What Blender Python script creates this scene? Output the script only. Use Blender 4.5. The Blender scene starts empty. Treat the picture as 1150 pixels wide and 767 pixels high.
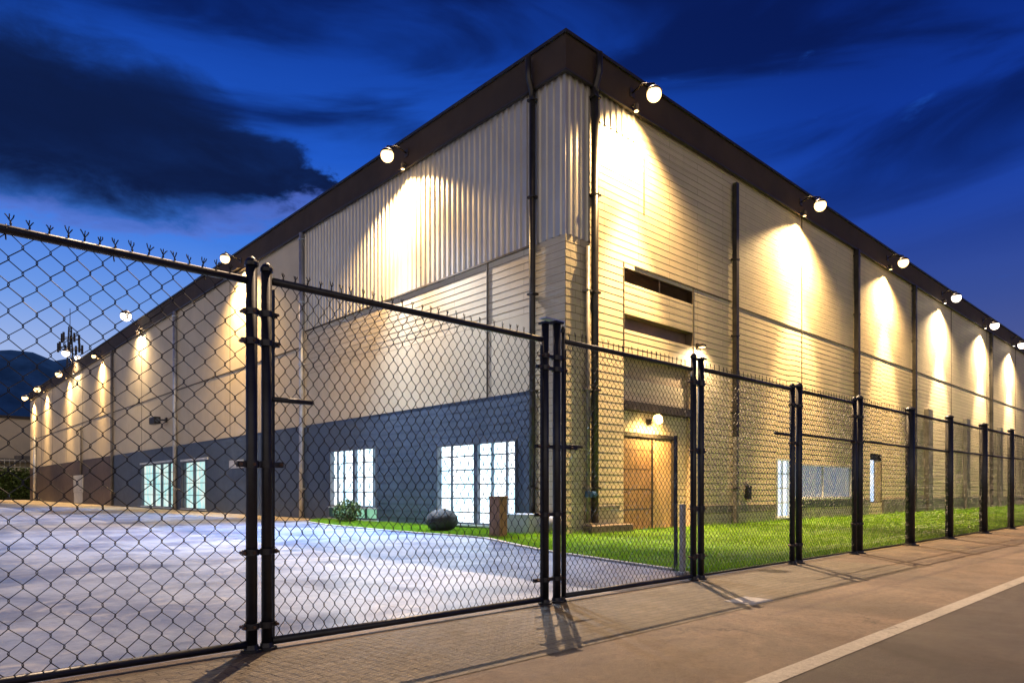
import bpy, math, random
from mathutils import Vector
random.seed(7)
R = math.radians
scene = bpy.context.scene
col = scene.collection

# ------------------------------------------------------------------ camera
CAM = (-12.91, -11.94, 1.15)
AZ = 47.27                       # direction of view, degrees from +X
cd = bpy.data.cameras.new("camera"); cam = bpy.data.objects.new("camera", cd); col.objects.link(cam)
cam.location = CAM
cam.rotation_euler = (R(90), 0, R(AZ - 90))
cd.sensor_width = 36; cd.lens = 36 * 762.1 / 1150
cd.shift_y = (551 - 383.5) / 1150
cd.clip_start = 0.1; cd.clip_end = 6000
scene.camera = cam

# ------------------------------------------------------------------ view
scene.view_settings.view_transform = 'Standard'
scene.view_settings.look = 'None'
scene.view_settings.exposure = 0.0
scene.view_settings.gamma = 1.0

# ------------------------------------------------------------------ sun (low, warm, stands high behind the building)
SUN_EL, SUN_AZ = 53.5, AZ - 1.0
SUN_E = 5.6
sd = bpy.data.lights.new("sun", 'SUN'); sun = bpy.data.objects.new("sun", sd); col.objects.link(sun)
sd.energy = SUN_E; sd.angle = R(0.3); sd.color = (1.0, 0.70, 0.44)
sv = Vector((math.cos(R(SUN_AZ)) * math.cos(R(SUN_EL)), math.sin(R(SUN_AZ)) * math.cos(R(SUN_EL)), math.sin(R(SUN_EL))))
sun.rotation_euler = (-sv).to_track_quat('-Z', 'Y').to_euler()
sun.location = (0, 0, 60)

# ------------------------------------------------------------------ world: deep blue dusk with drifting cloud
world = bpy.data.worlds.new("World"); scene.world = world; world.use_nodes = True
nt = world.node_tree; nt.nodes.clear()
def N(t, tree=None, **kw):
    n = (tree or nt).nodes.new(t)
    for k, v in kw.items(): setattr(n, k, v)
    return n
def lk(a, b, tree=None): (tree or nt).links.new(a, b)
def mth(op, a, b=None, c=None, tree=None, clamp=False):
    n = N('ShaderNodeMath', tree, operation=op); n.use_clamp = clamp
    for i, v in enumerate((a, b, c)):
        if v is None: continue
        if isinstance(v, (int, float)): n.inputs[i].default_value = v
        else: lk(v, n.inputs[i], tree)
    return n.outputs[0]
def ramp(fac, stops, tree=None, interp='LINEAR'):
    n = N('ShaderNodeValToRGB', tree); n.color_ramp.interpolation = interp
    e = n.color_ramp.elements
    while len(e) < len(stops): e.new(0.5)
    for i, (p, c) in enumerate(stops): e[i].position = p; e[i].color = (c[0], c[1], c[2], 1)
    lk(fac, n.inputs[0], tree); return n.outputs[0]
def mix(fac, a, b, tree=None, mode='MIX'):
    n = N('ShaderNodeMix', tree, data_type='RGBA', blend_type=mode)
    for s, v in ((n.inputs[0], fac), (n.inputs[6], a), (n.inputs[7], b)):
        if isinstance(v, (int, float)): s.default_value = v
        elif isinstance(v, tuple): s.default_value = (v[0], v[1], v[2], 1)
        else: lk(v, s, tree)
    return n.outputs[2]
def noise(vec, scale, detail=5, rough=0.55, dist=0.0, tree=None, out='Fac'):
    n = N('ShaderNodeTexNoise', tree)
    n.inputs['Scale'].default_value = scale; n.inputs['Detail'].default_value = detail
    n.inputs['Roughness'].default_value = rough; n.inputs['Distortion'].default_value = dist
    if vec is not None: lk(vec, n.inputs['Vector'], tree)
    return n.outputs[out]
def smooth(v, a, b, tree=None):
    n = N('ShaderNodeMapRange', tree, interpolation_type='SMOOTHSTEP')
    lk(v, n.inputs[0], tree); n.inputs[1].default_value = a; n.inputs[2].default_value = b
    return n.outputs[0]

tc = N('ShaderNodeTexCoord')
rot = N('ShaderNodeMapping', vector_type='POINT'); rot.inputs['Rotation'].default_value = (0, 0, R(-AZ))
lk(tc.outputs['Generated'], rot.inputs['Vector'])
sp = N('ShaderNodeSeparateXYZ'); lk(rot.outputs[0], sp.inputs[0])   # x forward (towards the warehouse corner), y left
az = mth('MULTIPLY', mth('ARCTAN2', mth('MULTIPLY', sp.outputs[1], -1), sp.outputs[0]), 57.296)   # + is right
el = mth('MULTIPLY', mth('ARCSINE', sp.outputs[2]), 57.296)
# soft stretched noise for cloud
cmb = N('ShaderNodeCombineXYZ'); lk(mth('MULTIPLY', az, 0.05), cmb.inputs[0]); lk(mth('MULTIPLY', el, 0.12), cmb.inputs[1])
n1 = noise(cmb.outputs[0], 1.3, 7, 0.56, 0.6)
n2 = noise(cmb.outputs[0], 2.7, 8, 0.62, 0.3)
# base colour by elevation
base = ramp(mth('DIVIDE', el, 90, clamp=True), [
    (0.0, (0.50, 0.47, 0.60)), (0.09, (0.42, 0.52, 0.80)), (0.15, (0.16, 0.33, 0.80)), (0.21, (0.050, 0.20, 0.76)),
    (0.28, (0.014, 0.10, 0.58)), (0.36, (0.006, 0.050, 0.36)), (0.46, (0.004, 0.022, 0.20)), (1.0, (0.003, 0.016, 0.11))])
right = smooth(az, -6, 30)
base = mix(mth('MULTIPLY', right, 0.86), base, ramp(mth('DIVIDE', el, 90, clamp=True), [
    (0.0, (0.045, 0.045, 0.16)), (0.16, (0.018, 0.035, 0.24)), (0.25, (0.005, 0.035, 0.33)), (0.38, (0.002, 0.012, 0.13)), (1, (0.002, 0.006, 0.05))]))
# general mottling
cm3 = N('ShaderNodeCombineXYZ'); lk(mth('ADD', mth('MULTIPLY', az, 0.030), mth('MULTIPLY', el, 0.035)), cm3.inputs[0]); lk(mth('SUBTRACT', mth('MULTIPLY', el, 0.15), mth('MULTIPLY', az, 0.012)), cm3.inputs[1]); cm3.inputs[2].default_value = 3.7
n3 = noise(cm3.outputs[0], 1.15, 6, 0.52, 0.7)
base = mix(mth('MULTIPLY', smooth(n3, 0.40, 0.64), mth('MULTIPLY', smooth(el, 14, 26), 0.85)), base, (0.002, 0.008, 0.070))
bright = mth('MULTIPLY', smooth(n2, 0.38, 0.20), mth('MULTIPLY', smooth(az, -16, 6), 0.50))
base = mix(bright, base, (0.016, 0.11, 0.60))
# long dark cloud bank, left
wob = mth('MULTIPLY', mth('SUBTRACT', n2, 0.5), 6.0)
cl = mth('SUBTRACT', mth('ADD', mth('SUBTRACT', el, 24.6), wob), mth('MULTIPLY', mth('ADD', az, 37), -0.04))
halfw = mth('MULTIPLY', mth('SUBTRACT', 1.0, smooth(az, -30, -10.5)), 5.4)
bank = mth('SUBTRACT', 1.0, smooth(mth('DIVIDE', mth('ABSOLUTE', cl), mth('ADD', halfw, 0.01)), 0.45, 1.2))
bank = mth('MULTIPLY', bank, mth('SUBTRACT', 1.0, smooth(az, -14, -11)))
rim = mth('MULTIPLY', mth('SUBTRACT', 1.0, smooth(mth('ABSOLUTE', mth('ADD', cl, mth('MULTIPLY', halfw, 1.06))), 0.1, 1.1)),
          mth('SUBTRACT', 1.0, smooth(az, -18, -12)))
base = mix(mth('MULTIPLY', rim, 0.4), base, (0.13, 0.16, 0.52))
base = mix(mth('MULTIPLY', bank, mth('ADD', 0.80, mth('MULTIPLY', n2, 0.35))), base, (0.004, 0.012, 0.060))
# unseen fill glow added in the part of the sky behind the viewer
back = mth('MULTIPLY', smooth(mth('MULTIPLY', sp.outputs[0], -1), 0.25, 0.8), mth('SUBTRACT', 1.0, smooth(el, 8, 60)))
front_col = base
base = mix(back, base, (0.95, 0.80, 0.68))
sky = N('ShaderNodeTexSky', sky_type='NISHITA'); sky.sun_disc = False
sky.sun_elevation = R(SUN_EL); sky.sun_rotation = R(90 - SUN_AZ)
bg1 = N('ShaderNodeBackground'); lk(base, bg1.inputs[0]); bg1.inputs[1].default_value = 1.0
bg2 = N('ShaderNodeBackground'); lk(sky.outputs[0], bg2.inputs[0]); bg2.inputs[1].default_value = 0.00008
add = N('ShaderNodeAddShader'); lk(bg1.outputs[0], add.inputs[0]); lk(bg2.outputs[0], add.inputs[1])
wo = N('ShaderNodeOutputWorld'); lk(add.outputs[0], wo.inputs[0])

# ------------------------------------------------------------------ materials
MATS = {}
def material(name, colr, rough=0.6, metal=0.0, var=0.15, vscale=1.5, bump=0.0, bscale=20, emit=None, estr=0, stains=0.0, spec=0.5, extra=None, stretch=(1, 1, 1)):
    m = bpy.data.materials.new(name); m.use_nodes = True; t = m.node_tree
    b = t.nodes['Principled BSDF']
    tcn = N('ShaderNodeTexCoord', t); mp = N('ShaderNodeMapping', t); mp.inputs['Scale'].default_value = stretch
    lk(tcn.outputs['Object'], mp.inputs['Vector'], t); v = mp.outputs[0]
    c1 = tuple(x * (1 - var) for x in colr); c2 = tuple(min(1, x * (1 + var)) for x in colr)
    nf = noise(v, vscale, 6, 0.6, 0.2, t)
    c = mix(smooth(nf, 0.3, 0.7, t), c1, c2, t)
    if stains:
        ns = noise(v, vscale * 0.35, 8, 0.7, 0.8, t)
        c = mix(mth('MULTIPLY', smooth(ns, 0.5, 0.72, t), stains, tree=t), c, tuple(x * 0.45 for x in colr), t)
    if extra: c = extra(t, tcn.outputs['Object'], c, b)
    lk(c, b.inputs['Base Color'], t)
    b.inputs['Metallic'].default_value = metal
    b.inputs['Specular IOR Level'].default_value = spec
    rr = N('ShaderNodeMapRange', t); lk(noise(v, vscale * 3, 4, 0.6, 0, t), rr.inputs[0], t)
    rr.inputs[3].default_value = max(0.02, rough - 0.1); rr.inputs[4].default_value = min(1, rough + 0.1)
    lk(rr.outputs[0], b.inputs['Roughness'], t)
    if bump:
        bn = N('ShaderNodeBump', t); bn.inputs['Strength'].default_value = bump; bn.inputs['Distance'].default_value = 0.02
        lk(noise(v, bscale, 6, 0.65, 0, t), bn.inputs['Height'], t); lk(bn.outputs[0], b.inputs['Normal'], t)
    if emit:
        b.inputs['Emission Color'].default_value = (*emit, 1); b.inputs['Emission Strength'].default_value = estr
    MATS[name] = m
    return m

def streaks(amount, dark):
    def f(t, v, c, b):
        mp = N('ShaderNodeMapping', t); mp.inputs['Scale'].default_value = (3.0, 3.0, 0.16); lk(v, mp.inputs['Vector'], t)
        s = noise(mp.outputs[0], 1.0, 7, 0.7, 0.0, t)
        return mix(mth('MULTIPLY', smooth(s, 0.5, 0.78, t), amount, tree=t), c, dark, t)
    return f
def boards(axis, w, h, amount):
    """long wall boards: thin butt joints and small differences of tone from board to board"""
    st = streaks(0.30, (0.26, 0.22, 0.17))
    def f(t, v, c, b):
        mp = N('ShaderNodeMapping', t)
        mp.inputs['Rotation'].default_value = (R(90), 0, 0) if axis == 'x' else (R(90), 0, R(0))
        sx = N('ShaderNodeSeparateXYZ', t); lk(v, sx.inputs[0], t)
        cb = N('ShaderNodeCombineXYZ', t); lk(sx.outputs[0 if axis == 'x' else 1], cb.inputs[0], t); lk(sx.outputs[2], cb.inputs[1], t)
        br = N('ShaderNodeTexBrick', t); lk(cb.outputs[0], br.inputs['Vector'], t)
        br.inputs['Scale'].default_value = 1; br.inputs['Brick Width'].default_value = w; br.inputs['Row Height'].default_value = h
        br.inputs['Mortar Size'].default_value = 0.008; br.inputs['Mortar Smooth'].default_value = 0.1
        br.inputs['Color1'].default_value = (1, 1, 1, 1); br.inputs['Color2'].default_value = (1 - amount,) * 3 + (1,)
        br.inputs['Mortar'].default_value = (0.45, 0.42, 0.38, 1)
        c = mix(1.0, c, br.outputs['Color'], t, 'MULTIPLY')
        return st(t, v, c, b)
    return f

BEIGE = (0.54, 0.465, 0.335)
M_beige = material('painted_wall', BEIGE, 0.6, var=0.07, vscale=0.6, bump=0.25, bscale=30, extra=streaks(0.28, (0.25, 0.22, 0.18)))
M_sid_x = material('lap_siding', BEIGE, 0.55, var=0.06, vscale=0.8, bump=0.2, bscale=40, extra=boards('x', 3.1, 0.2, 0.12))
M_sid_y = material('lap_siding_side', BEIGE, 0.55, var=0.06, vscale=0.8, bump=0.2, bscale=40, extra=boards('y', 3.1, 0.2, 0.12))
M_block = material('split_block', BEIGE, 0.7, var=0.08, vscale=1.2, bump=0.5, bscale=25, extra=boards('x', 0.38, 0.2, 0.2))
M_corr = material('corrugated_metal', (0.50, 0.47, 0.41), 0.32, metal=0.35, var=0.06, vscale=1.0, extra=streaks(0.25, (0.3, 0.28, 0.24)))
M_base_y = material('blue_grey_base', (0.060, 0.088, 0.135), 0.5, var=0.12, vscale=0.8, bump=0.2, bscale=30, extra=streaks(0.4, (0.04, 0.07, 0.12)))
M_base_b = material('brown_base', (0.075, 0.055, 0.055), 0.5, var=0.15, vscale=0.8, bump=0.2, bscale=30, extra=streaks(0.4, (0.05, 0.04, 0.04)))
M_fascia = material('brown_fascia', (0.038, 0.022, 0.011), 0.75, metal=0.0, var=0.25, vscale=0.7, bump=0.1, bscale=8)
M_trim = material('dark_trim', (0.035, 0.03, 0.028), 0.45, metal=0.3, var=0.2)
M_joint = material('joint_sealant', (0.07, 0.06, 0.05), 0.8)
M_pipe_d = material('dark_pipe', (0.035, 0.032, 0.03), 0.4, metal=0.4, var=0.3, vscale=3)
M_pipe_l = material('galvanised_pipe', (0.50, 0.52, 0.55), 0.35, metal=0.6, var=0.2, vscale=3)
M_pipe_g = material('grey_pipe', (0.16, 0.15, 0.14), 0.5, metal=0.2, var=0.2, vscale=3)
M_louver = material('louver_metal', (0.22, 0.165, 0.12), 0.5, metal=0.3, var=0.2)
M_recess = material('recess_board', (0.42, 0.33, 0.24), 0.7, var=0.1, bump=0.2, extra=boards('x', 2.4, 0.32, 0.15))
M_wood = material('door_wood', (0.20, 0.12, 0.065), 0.6, var=0.3, vscale=3, bump=0.15, bscale=12, stretch=(4, 4, 0.5))
M_wood2 = material('side_panel_wood', (0.40, 0.27, 0.15), 0.45, var=0.2, vscale=3, bump=0.15, bscale=12, stretch=(4, 4, 0.5))
M_frame = material('window_frame', (0.10, 0.12, 0.16), 0.4, metal=0.3)
M_whiteframe = material('white_frame', (0.55, 0.6, 0.65), 0.5)
M_post = material('fence_post_metal', (0.012, 0.014, 0.022), 0.42, metal=0.2, var=0.4, vscale=9, bump=0.05, bscale=40)
M_wire = material('fence_wire', (0.020, 0.020, 0.024), 0.45, metal=0.5, var=0.3, vscale=8)
M_rust = material('bolt_metal', (0.10, 0.06, 0.04), 0.5, metal=0.6, var=0.4, vscale=12)
M_lawn = material('lawn_soil', (0.06, 0.14, 0.010), 0.9, var=0.3, vscale=0.9, bump=0.6, bscale=60)
M_hedge = material('hedge_leaf', (0.045, 0.085, 0.018), 0.55, var=0.45, vscale=6)
M_mountain = material('hazed_forest', (0.008, 0.030, 0.120), 1.0, spec=0.0, var=0.35, vscale=0.012, bump=0.0)  # forest with the blue of distant haze put into its colour
M_rock = material('dark_stone', (0.018, 0.019, 0.021), 0.75, var=0.3, vscale=6, bump=0.7, bscale=14)
M_cabinet = material('pale_cabinet', (0.45, 0.47, 0.5), 0.45, var=0.12)
M_brownpost = material('brown_timber', (0.20, 0.115, 0.07), 0.65, var=0.3, vscale=4, bump=0.3, bscale=20, stretch=(5, 5, 0.6))
M_farwall = material('far_render', (0.55, 0.48, 0.36), 0.8, var=0.1, vscale=0.3)
M_black = material('black_plastic', (0.02, 0.02, 0.022), 0.35)
M_blue = material('blue_valve', (0.03, 0.09, 0.22), 0.4)
M_planter = material('planter_concrete', (0.12, 0.09, 0.085), 0.8, var=0.3, vscale=6, bump=0.4)
M_concrete = material('post_concrete', (0.42, 0.40, 0.37), 0.8, var=0.2, vscale=8, bump=0.4, bscale=40)

# grass blades with a little translucency
def grass_mat():
    m = bpy.data.materials.new('grass_blade'); m.use_nodes = True; t = m.node_tree; b = t.nodes['Principled BSDF']
    g = N('ShaderNodeNewGeometry', t)
    c = ramp(g.outputs['Random Per Island'], [(0, (0.12, 0.27, 0.006)), (0.5, (0.20, 0.40, 0.010)), (1, (0.32, 0.50, 0.03))], t)
    big = noise(N('ShaderNodeTexCoord', t).outputs['Object'], 0.45, 5, 0.6, 0.3, t)
    c = mix(mth('MULTIPLY', smooth(big, 0.45, 0.7, t), 0.5, tree=t), c, (0.03, 0.10, 0.012), t)
    lk(c, b.inputs['Base Color'], t); b.inputs['Roughness'].default_value = 0.6
    tr = N('ShaderNodeBsdfTranslucent', t); lk(c, tr.inputs[0], t)
    ms = N('ShaderNodeMixShader', t); ms.inputs[0].default_value = 0.3
    lk(b.outputs[0], ms.inputs[1], t); lk(tr.outputs[0], ms.inputs[2], t)
    lk(ms.outputs[0], t.nodes['Material Output'].inputs[0], t)
    return m
M_grass = grass_mat()

def pane_mat(name, ca, cb, strength, scale=1.2):
    """lit glazing: bright room behind frosted glass, uneven; also the wall glow and green reflection"""
    m = bpy.data.materials.new(name); m.use_nodes = True; t = m.node_tree; b = t.nodes['Principled BSDF']
    o = N('ShaderNodeTexCoord', t).outputs['Object']
    mp = N('ShaderNodeMapping', t); mp.inputs['Scale'].default_value = (1.6, 1.6, 0.6); lk(o, mp.inputs[0], t)
    n = noise(mp.outputs[0], scale, 4, 0.6, 0.6, t)
    c = mix(smooth(n, 0.35, 0.65, t), ca, cb, t)
    lk(c, b.inputs['Emission Color'], t); b.inputs['Emission Strength'].default_value = strength
    b.inputs['Base Color'].default_value = (0.2, 0.25, 0.3, 1); b.inputs['Roughness'].default_value = 0.08
    return m
M_pane = pane_mat('lit_glass', (0.56, 0.86, 1.0), (0.92, 0.98, 1.0), 2.7)
M_pane_reflect = pane_mat('green_reflect_glass', (0.25, 0.62, 0.38), (0.4, 0.85, 0.55), 0.75)  # green reflection put into the glow of the low panes
M_pane_far = pane_mat('lit_teal_glass', (0.35, 0.80, 0.80), (0.85, 0.95, 0.85), 0.95, 2.0)
M_pane_dark = pane_mat('dim_teal_glass', (0.02, 0.12, 0.13), (0.04, 0.22, 0.22), 0.8)
M_wall_glow = pane_mat('wall_glow_patch', (0.36, 0.42, 0.62), (0.62, 0.60, 0.60), 0.42, 1.0)  # light spilled on the wall, drawn as a glowing surface
M_pane_r = pane_mat('lit_blue_glass', (0.50, 0.68, 1.0), (0.92, 0.95, 1.0), 1.4)
def glow(name, c, s):
    m = bpy.data.materials.new(name); m.use_nodes = True; t = m.node_tree; b = t.nodes['Principled BSDF']
    n = noise(N('ShaderNodeTexCoord', t).outputs['Object'], 6, 2, 0.5, 0, t)
    cc = mix(smooth(n, 0.2, 0.8, t), tuple(x * 0.92 for x in c), c, t)
    lk(cc, b.inputs['Emission Color'], t); b.inputs['Emission Strength'].default_value = s
    b.inputs['Base Color'].default_value = (0.8, 0.8, 0.75, 1); b.inputs['Roughness'].default_value = 0.2
    return m
M_glow_w = glow('warm_lens', (1.0, 0.62, 0.24), 4.5)
M_glow_c = glow('white_lens', (1.0, 0.84, 0.66), 5)
M_glow_d = glow('amber_lens', (1.0, 0.58, 0.16), 5)

# ground materials
def ground_common(m):
    return m.node_tree, m.node_tree.nodes['Principled BSDF']
def yard_mat():
    m = bpy.data.materials.new('yard_concrete'); m.use_nodes = True; t, b = ground_common(m)
    o = N('ShaderNodeTexCoord', t).outputs['Object']
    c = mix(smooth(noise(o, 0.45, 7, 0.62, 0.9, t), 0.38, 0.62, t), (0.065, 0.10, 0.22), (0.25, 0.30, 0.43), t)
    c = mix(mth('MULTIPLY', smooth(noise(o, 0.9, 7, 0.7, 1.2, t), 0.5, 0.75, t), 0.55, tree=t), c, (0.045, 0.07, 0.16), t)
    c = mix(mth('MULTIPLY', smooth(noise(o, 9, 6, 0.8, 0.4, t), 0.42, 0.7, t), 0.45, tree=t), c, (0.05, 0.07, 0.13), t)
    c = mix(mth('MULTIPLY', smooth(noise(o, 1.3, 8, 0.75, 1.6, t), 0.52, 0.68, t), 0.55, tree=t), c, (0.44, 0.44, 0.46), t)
    br = N('ShaderNodeTexBrick', t); br.offset = 0.0; lk(o, br.inputs['Vector'], t); br.inputs['Scale'].default_value = 1
    br.inputs['Brick Width'].default_value = 4.6; br.inputs['Row Height'].default_value = 4.6; br.inputs['Mortar Size'].default_value = 0.012; br.inputs['Mortar Smooth'].default_value = 0.2
    br.inputs['Color1'].default_value = (1, 1, 1, 1); br.inputs['Color2'].default_value = (0.88, 0.89, 0.92, 1); br.inputs['Mortar'].default_value = (0.4, 0.4, 0.42, 1)
    c = mix(1.0, c, br.outputs['Color'], t, 'MULTIPLY')
    lk(c, b.inputs['Base Color'], t)
    rr = N('ShaderNodeMapRange', t); lk(noise(o, 0.55, 6, 0.6, 0.8, t), rr.inputs[0], t)
    rr.inputs[1].default_value = 0.35; rr.inputs[2].default_value = 0.65; rr.inputs[3].default_value = 0.28; rr.inputs[4].default_value = 0.62
    lk(rr.outputs[0], b.inputs['Roughness'], t)
    bn = N('ShaderNodeBump', t); bn.inputs['Strength'].default_value = 0.35; bn.inputs['Distance'].default_value = 0.01
    lk(noise(o, 22, 8, 0.7, 0, t), bn.inputs['Height'], t); lk(bn.outputs[0], b.inputs['Normal'], t)
    return m
def road_mat(name, ca, cb, pav=False, rough=(0.42, 0.75)):
    m = bpy.data.materials.new(name); m.use_nodes = True; t, b = ground_common(m)
    o = N('ShaderNodeTexCoord', t).outputs['Object']
    c = mix(smooth(noise(o, 0.5, 7, 0.65, 0.7, t), 0.32, 0.68, t), ca, cb, t)
    sp_ = noise(o, 90, 3, 0.8, 0, t)
    c = mix(mth('MULTIPLY', smooth(noise(o, 18, 6, 0.85, 0, t), 0.42, 0.68, t), 0.75, tree=t), c, tuple(x * 0.5 for x in ca), t)
    c = mix(mth('MULTIPLY', smooth(sp_, 0.5, 0.8, t), 0.5, tree=t), c, tuple(min(1, x * 1.9) for x in cb), t)
    c = mix(mth('MULTIPLY', smooth(noise(o, 120, 2, 0.8, 0, t), 0.55, 0.8, t), 0.5, tree=t), c, tuple(x * 0.4 for x in ca), t)
    mp = N('ShaderNodeMapping', t); mp.inputs['Scale'].default_value = (0.25, 2.2, 1); lk(o, mp.inputs[0], t)
    tr = noise(mp.outputs[0], 1.0, 6, 0.65, 0.4, t)
    c = mix(mth('MULTIPLY', smooth(tr, 0.5, 0.75, t), 0.45, tree=t), c, tuple(x * 0.5 for x in ca), t)
    hgt = noise(o, 45, 8, 0.8, 0, t)
    wv = N('ShaderNodeVectorMath', t, operation='ADD'); lk(o, wv.inputs[0], t); wn = noise(o, 1.6, 5, 0.6, 0, t, 'Color'); lk(wn, wv.inputs[1], t)
    vo = N('ShaderNodeTexVoronoi', t, feature='DISTANCE_TO_EDGE'); vo.inputs['Scale'].default_value = 0.32; lk(wv.outputs[0], vo.inputs['Vector'], t)
    crk = mth('MULTIPLY', mth('SUBTRACT', 1.0, smooth(vo.outputs['Distance'], 0.001, 0.006, t), tree=t), smooth(noise(o, 0.35, 3, 0.5, 0, t), 0.48, 0.62, t), tree=t)
    c = mix(mth('MULTIPLY', crk, 0.7, tree=t), c, tuple(x * 0.25 for x in ca), t)
    if pav:
        br = N('ShaderNodeTexBrick', t); lk(o, br.inputs['Vector'], t)
        br.inputs['Scale'].default_value = 1; br.inputs['Brick Width'].default_value = 0.21; br.inputs['Row Height'].default_value = 0.105
        br.inputs['Mortar Size'].default_value = 0.006; br.inputs['Mortar Smooth'].default_value = 0.3
        br.inputs['Color1'].default_value = (1, 1, 1, 1); br.inputs['Color2'].default_value = (0.78, 0.76, 0.72, 1); br.inputs['Mortar'].default_value = (0.35, 0.33, 0.3, 1)
        c = mix(1.0, c, br.outputs['Color'], t, 'MULTIPLY')
        hgt = mth('ADD', mth('MULTIPLY', hgt, 0.5), mth('MULTIPLY', mth('SUBTRACT', 1.0, br.outputs['Fac']), 0.6), tree=t) if False else hgt
    lk(c, b.inputs['Base Color'], t)
    rr = N('ShaderNodeMapRange', t); lk(noise(o, 0.9, 6, 0.65, 0.4, t), rr.inputs[0], t)
    rr.inputs[1].default_value = 0.3; rr.inputs[2].default_value = 0.7; rr.inputs[3].default_value = rough[0]; rr.inputs[4].default_value = rough[1]
    lk(rr.outputs[0], b.inputs['Roughness'], t)
    bn = N('ShaderNodeBump', t); bn.inputs['Strength'].default_value = 0.9; bn.inputs['Distance'].default_value = 0.02
    lk(hgt, bn.inputs['Height'], t); lk(bn.outputs[0], b.inputs['Normal'], t)
    return m
M_yard = yard_mat()
M_pave = road_mat('paver_strip', (0.17, 0.135, 0.09), (0.27, 0.22, 0.145), pav=True)
M_apron = road_mat('apron_concrete', (0.085, 0.058, 0.039), (0.26, 0.180, 0.118))
M_road = road_mat('asphalt', (0.030, 0.022, 0.017), (0.080, 0.058, 0.044))
M_line = road_mat('road_paint', (0.36, 0.33, 0.28), (0.50, 0.46, 0.40))
M_ground = road_mat('far_ground', (0.06, 0.065, 0.05), (0.10, 0.10, 0.08))
M_path = road_mat('sandy_path', (0.36, 0.30, 0.22), (0.48, 0.41, 0.30))

# ------------------------------------------------------------------ mesh helpers
class MB:
    def __init__(s): s.v = []; s.f = []
    def quad(s, a, b, c, d):
        n = len(s.v); s.v += [a, b, c, d]; s.f.append((n, n + 1, n + 2, n + 3)); return s
    def box(s, x0, y0, z0, x1, y1, z1):
        n = len(s.v)
        s.v += [(x0, y0, z0), (x1, y0, z0), (x1, y1, z0), (x0, y1, z0), (x0, y0, z1), (x1, y0, z1), (x1, y1, z1), (x0, y1, z1)]
        for q in ((0, 3, 2, 1), (4, 5, 6, 7), (0, 1, 5, 4), (1, 2, 6, 5), (2, 3, 7, 6), (3, 0, 4, 7)): s.f.append(tuple(n + i for i in q))
        return s
    def tube(s, pts, r, seg=8, cap=True):
        pts = [Vector(p) for p in pts]; rs = r if isinstance(r, (list, tuple)) else [r] * len(pts)
        n0 = len(s.v); a = None
        for i, p in enumerate(pts):
            d = (pts[min(i + 1, len(pts) - 1)] - pts[max(i - 1, 0)]).normalized()
            if a is None: a = d.cross(Vector((0, 0, 1)) if abs(d.z) < 0.9 else Vector((1, 0, 0)))
            else: a = a - d * a.dot(d)
            a.normalize(); b = d.cross(a)
            for k in range(seg):
                t = 2 * math.pi * k / seg
                s.v.append(tuple(p + (a * math.cos(t) + b * math.sin(t)) * rs[i]))
        for i in range(len(pts) - 1):
            for k in range(seg):
                k2 = (k + 1) % seg; a = n0 + i * seg
                s.f.append((a + k, a + k2, a + seg + k2, a + seg + k))
        if cap:
            s.f.append(tuple(n0 + k for k in reversed(range(seg)))); e = n0 + (len(pts) - 1) * seg
            s.f.append(tuple(e + k for k in range(seg)))
        return s
    def sphere(s, c, r, nu=14, nv=8, sq=(1, 1, 1), jit=0, v0=0.0, v1=1.0):
        n0 = len(s.v)
        for j in range(nv + 1):
            th = math.pi * (v0 + (v1 - v0) * j / nv)
            for i in range(nu):
                ph = 2 * math.pi * i / nu; q = 1 + random.uniform(-jit, jit)
                s.v.append((c[0] + r * sq[0] * q * math.sin(th) * math.cos(ph), c[1] + r * sq[1] * q * math.sin(th) * math.sin(ph), c[2] + r * sq[2] * q * math.cos(th)))
        for j in range(nv):
            for i in range(nu):
                i2 = (i + 1) % nu
                s.f.append((n0 + j * nu + i, n0 + j * nu + i2, n0 + (j + 1) * nu + i2, n0 + (j + 1) * nu + i))
        return s
    def build_each(s, name, mat, parent=None, k=8):
        """one object for every box that was added"""
        for i in range(0, len(s.v), k):
            m = MB(); m.v = s.v[i:i + k]; m.f = [tuple(q - i for q in f) for f in s.f if i <= f[0] < i + k]
            m.build(name, mat, parent)
    def build(s, name, mat, parent=None, smooth=False, bevel=0):
        me = bpy.data.meshes.new(name); me.from_pydata([tuple(v) for v in s.v], [], s.f); me.update()
        if smooth: me.polygons.foreach_set('use_smooth', [True] * len(me.polygons))
        me.materials.append(mat)
        o = bpy.data.objects.new(name, me); col.objects.link(o)
        if parent: o.parent = parent
        if bevel:
            b = o.modifiers.new('bevel', 'BEVEL'); b.width = bevel; b.segments = 2; b.limit_method = 'ANGLE'
        return o
def tag(o, label=None, cat=None, group=None, kind=None):
    if label: o['label'] = label
    if cat: o['category'] = cat
    if group: o['group'] = group
    if kind: o['kind'] = kind
    return o
def empty(name, label, cat, loc=(0, 0, 0), rz=0, group=None):
    o = bpy.data.objects.new(name, None); col.objects.link(o); o.location = loc; o.rotation_euler = (0, 0, rz)
    o.empty_display_size = 0.2
    return tag(o, label, cat, group)
def copy_tree(o, parent=None, **kw):
    c = o.copy(); col.objects.link(c); c.parent = parent
    for k, v in kw.items(): c[k] = v
    for ch in [x for x in bpy.data.objects if x.parent == o]: copy_tree(ch, c)
    return c

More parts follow.
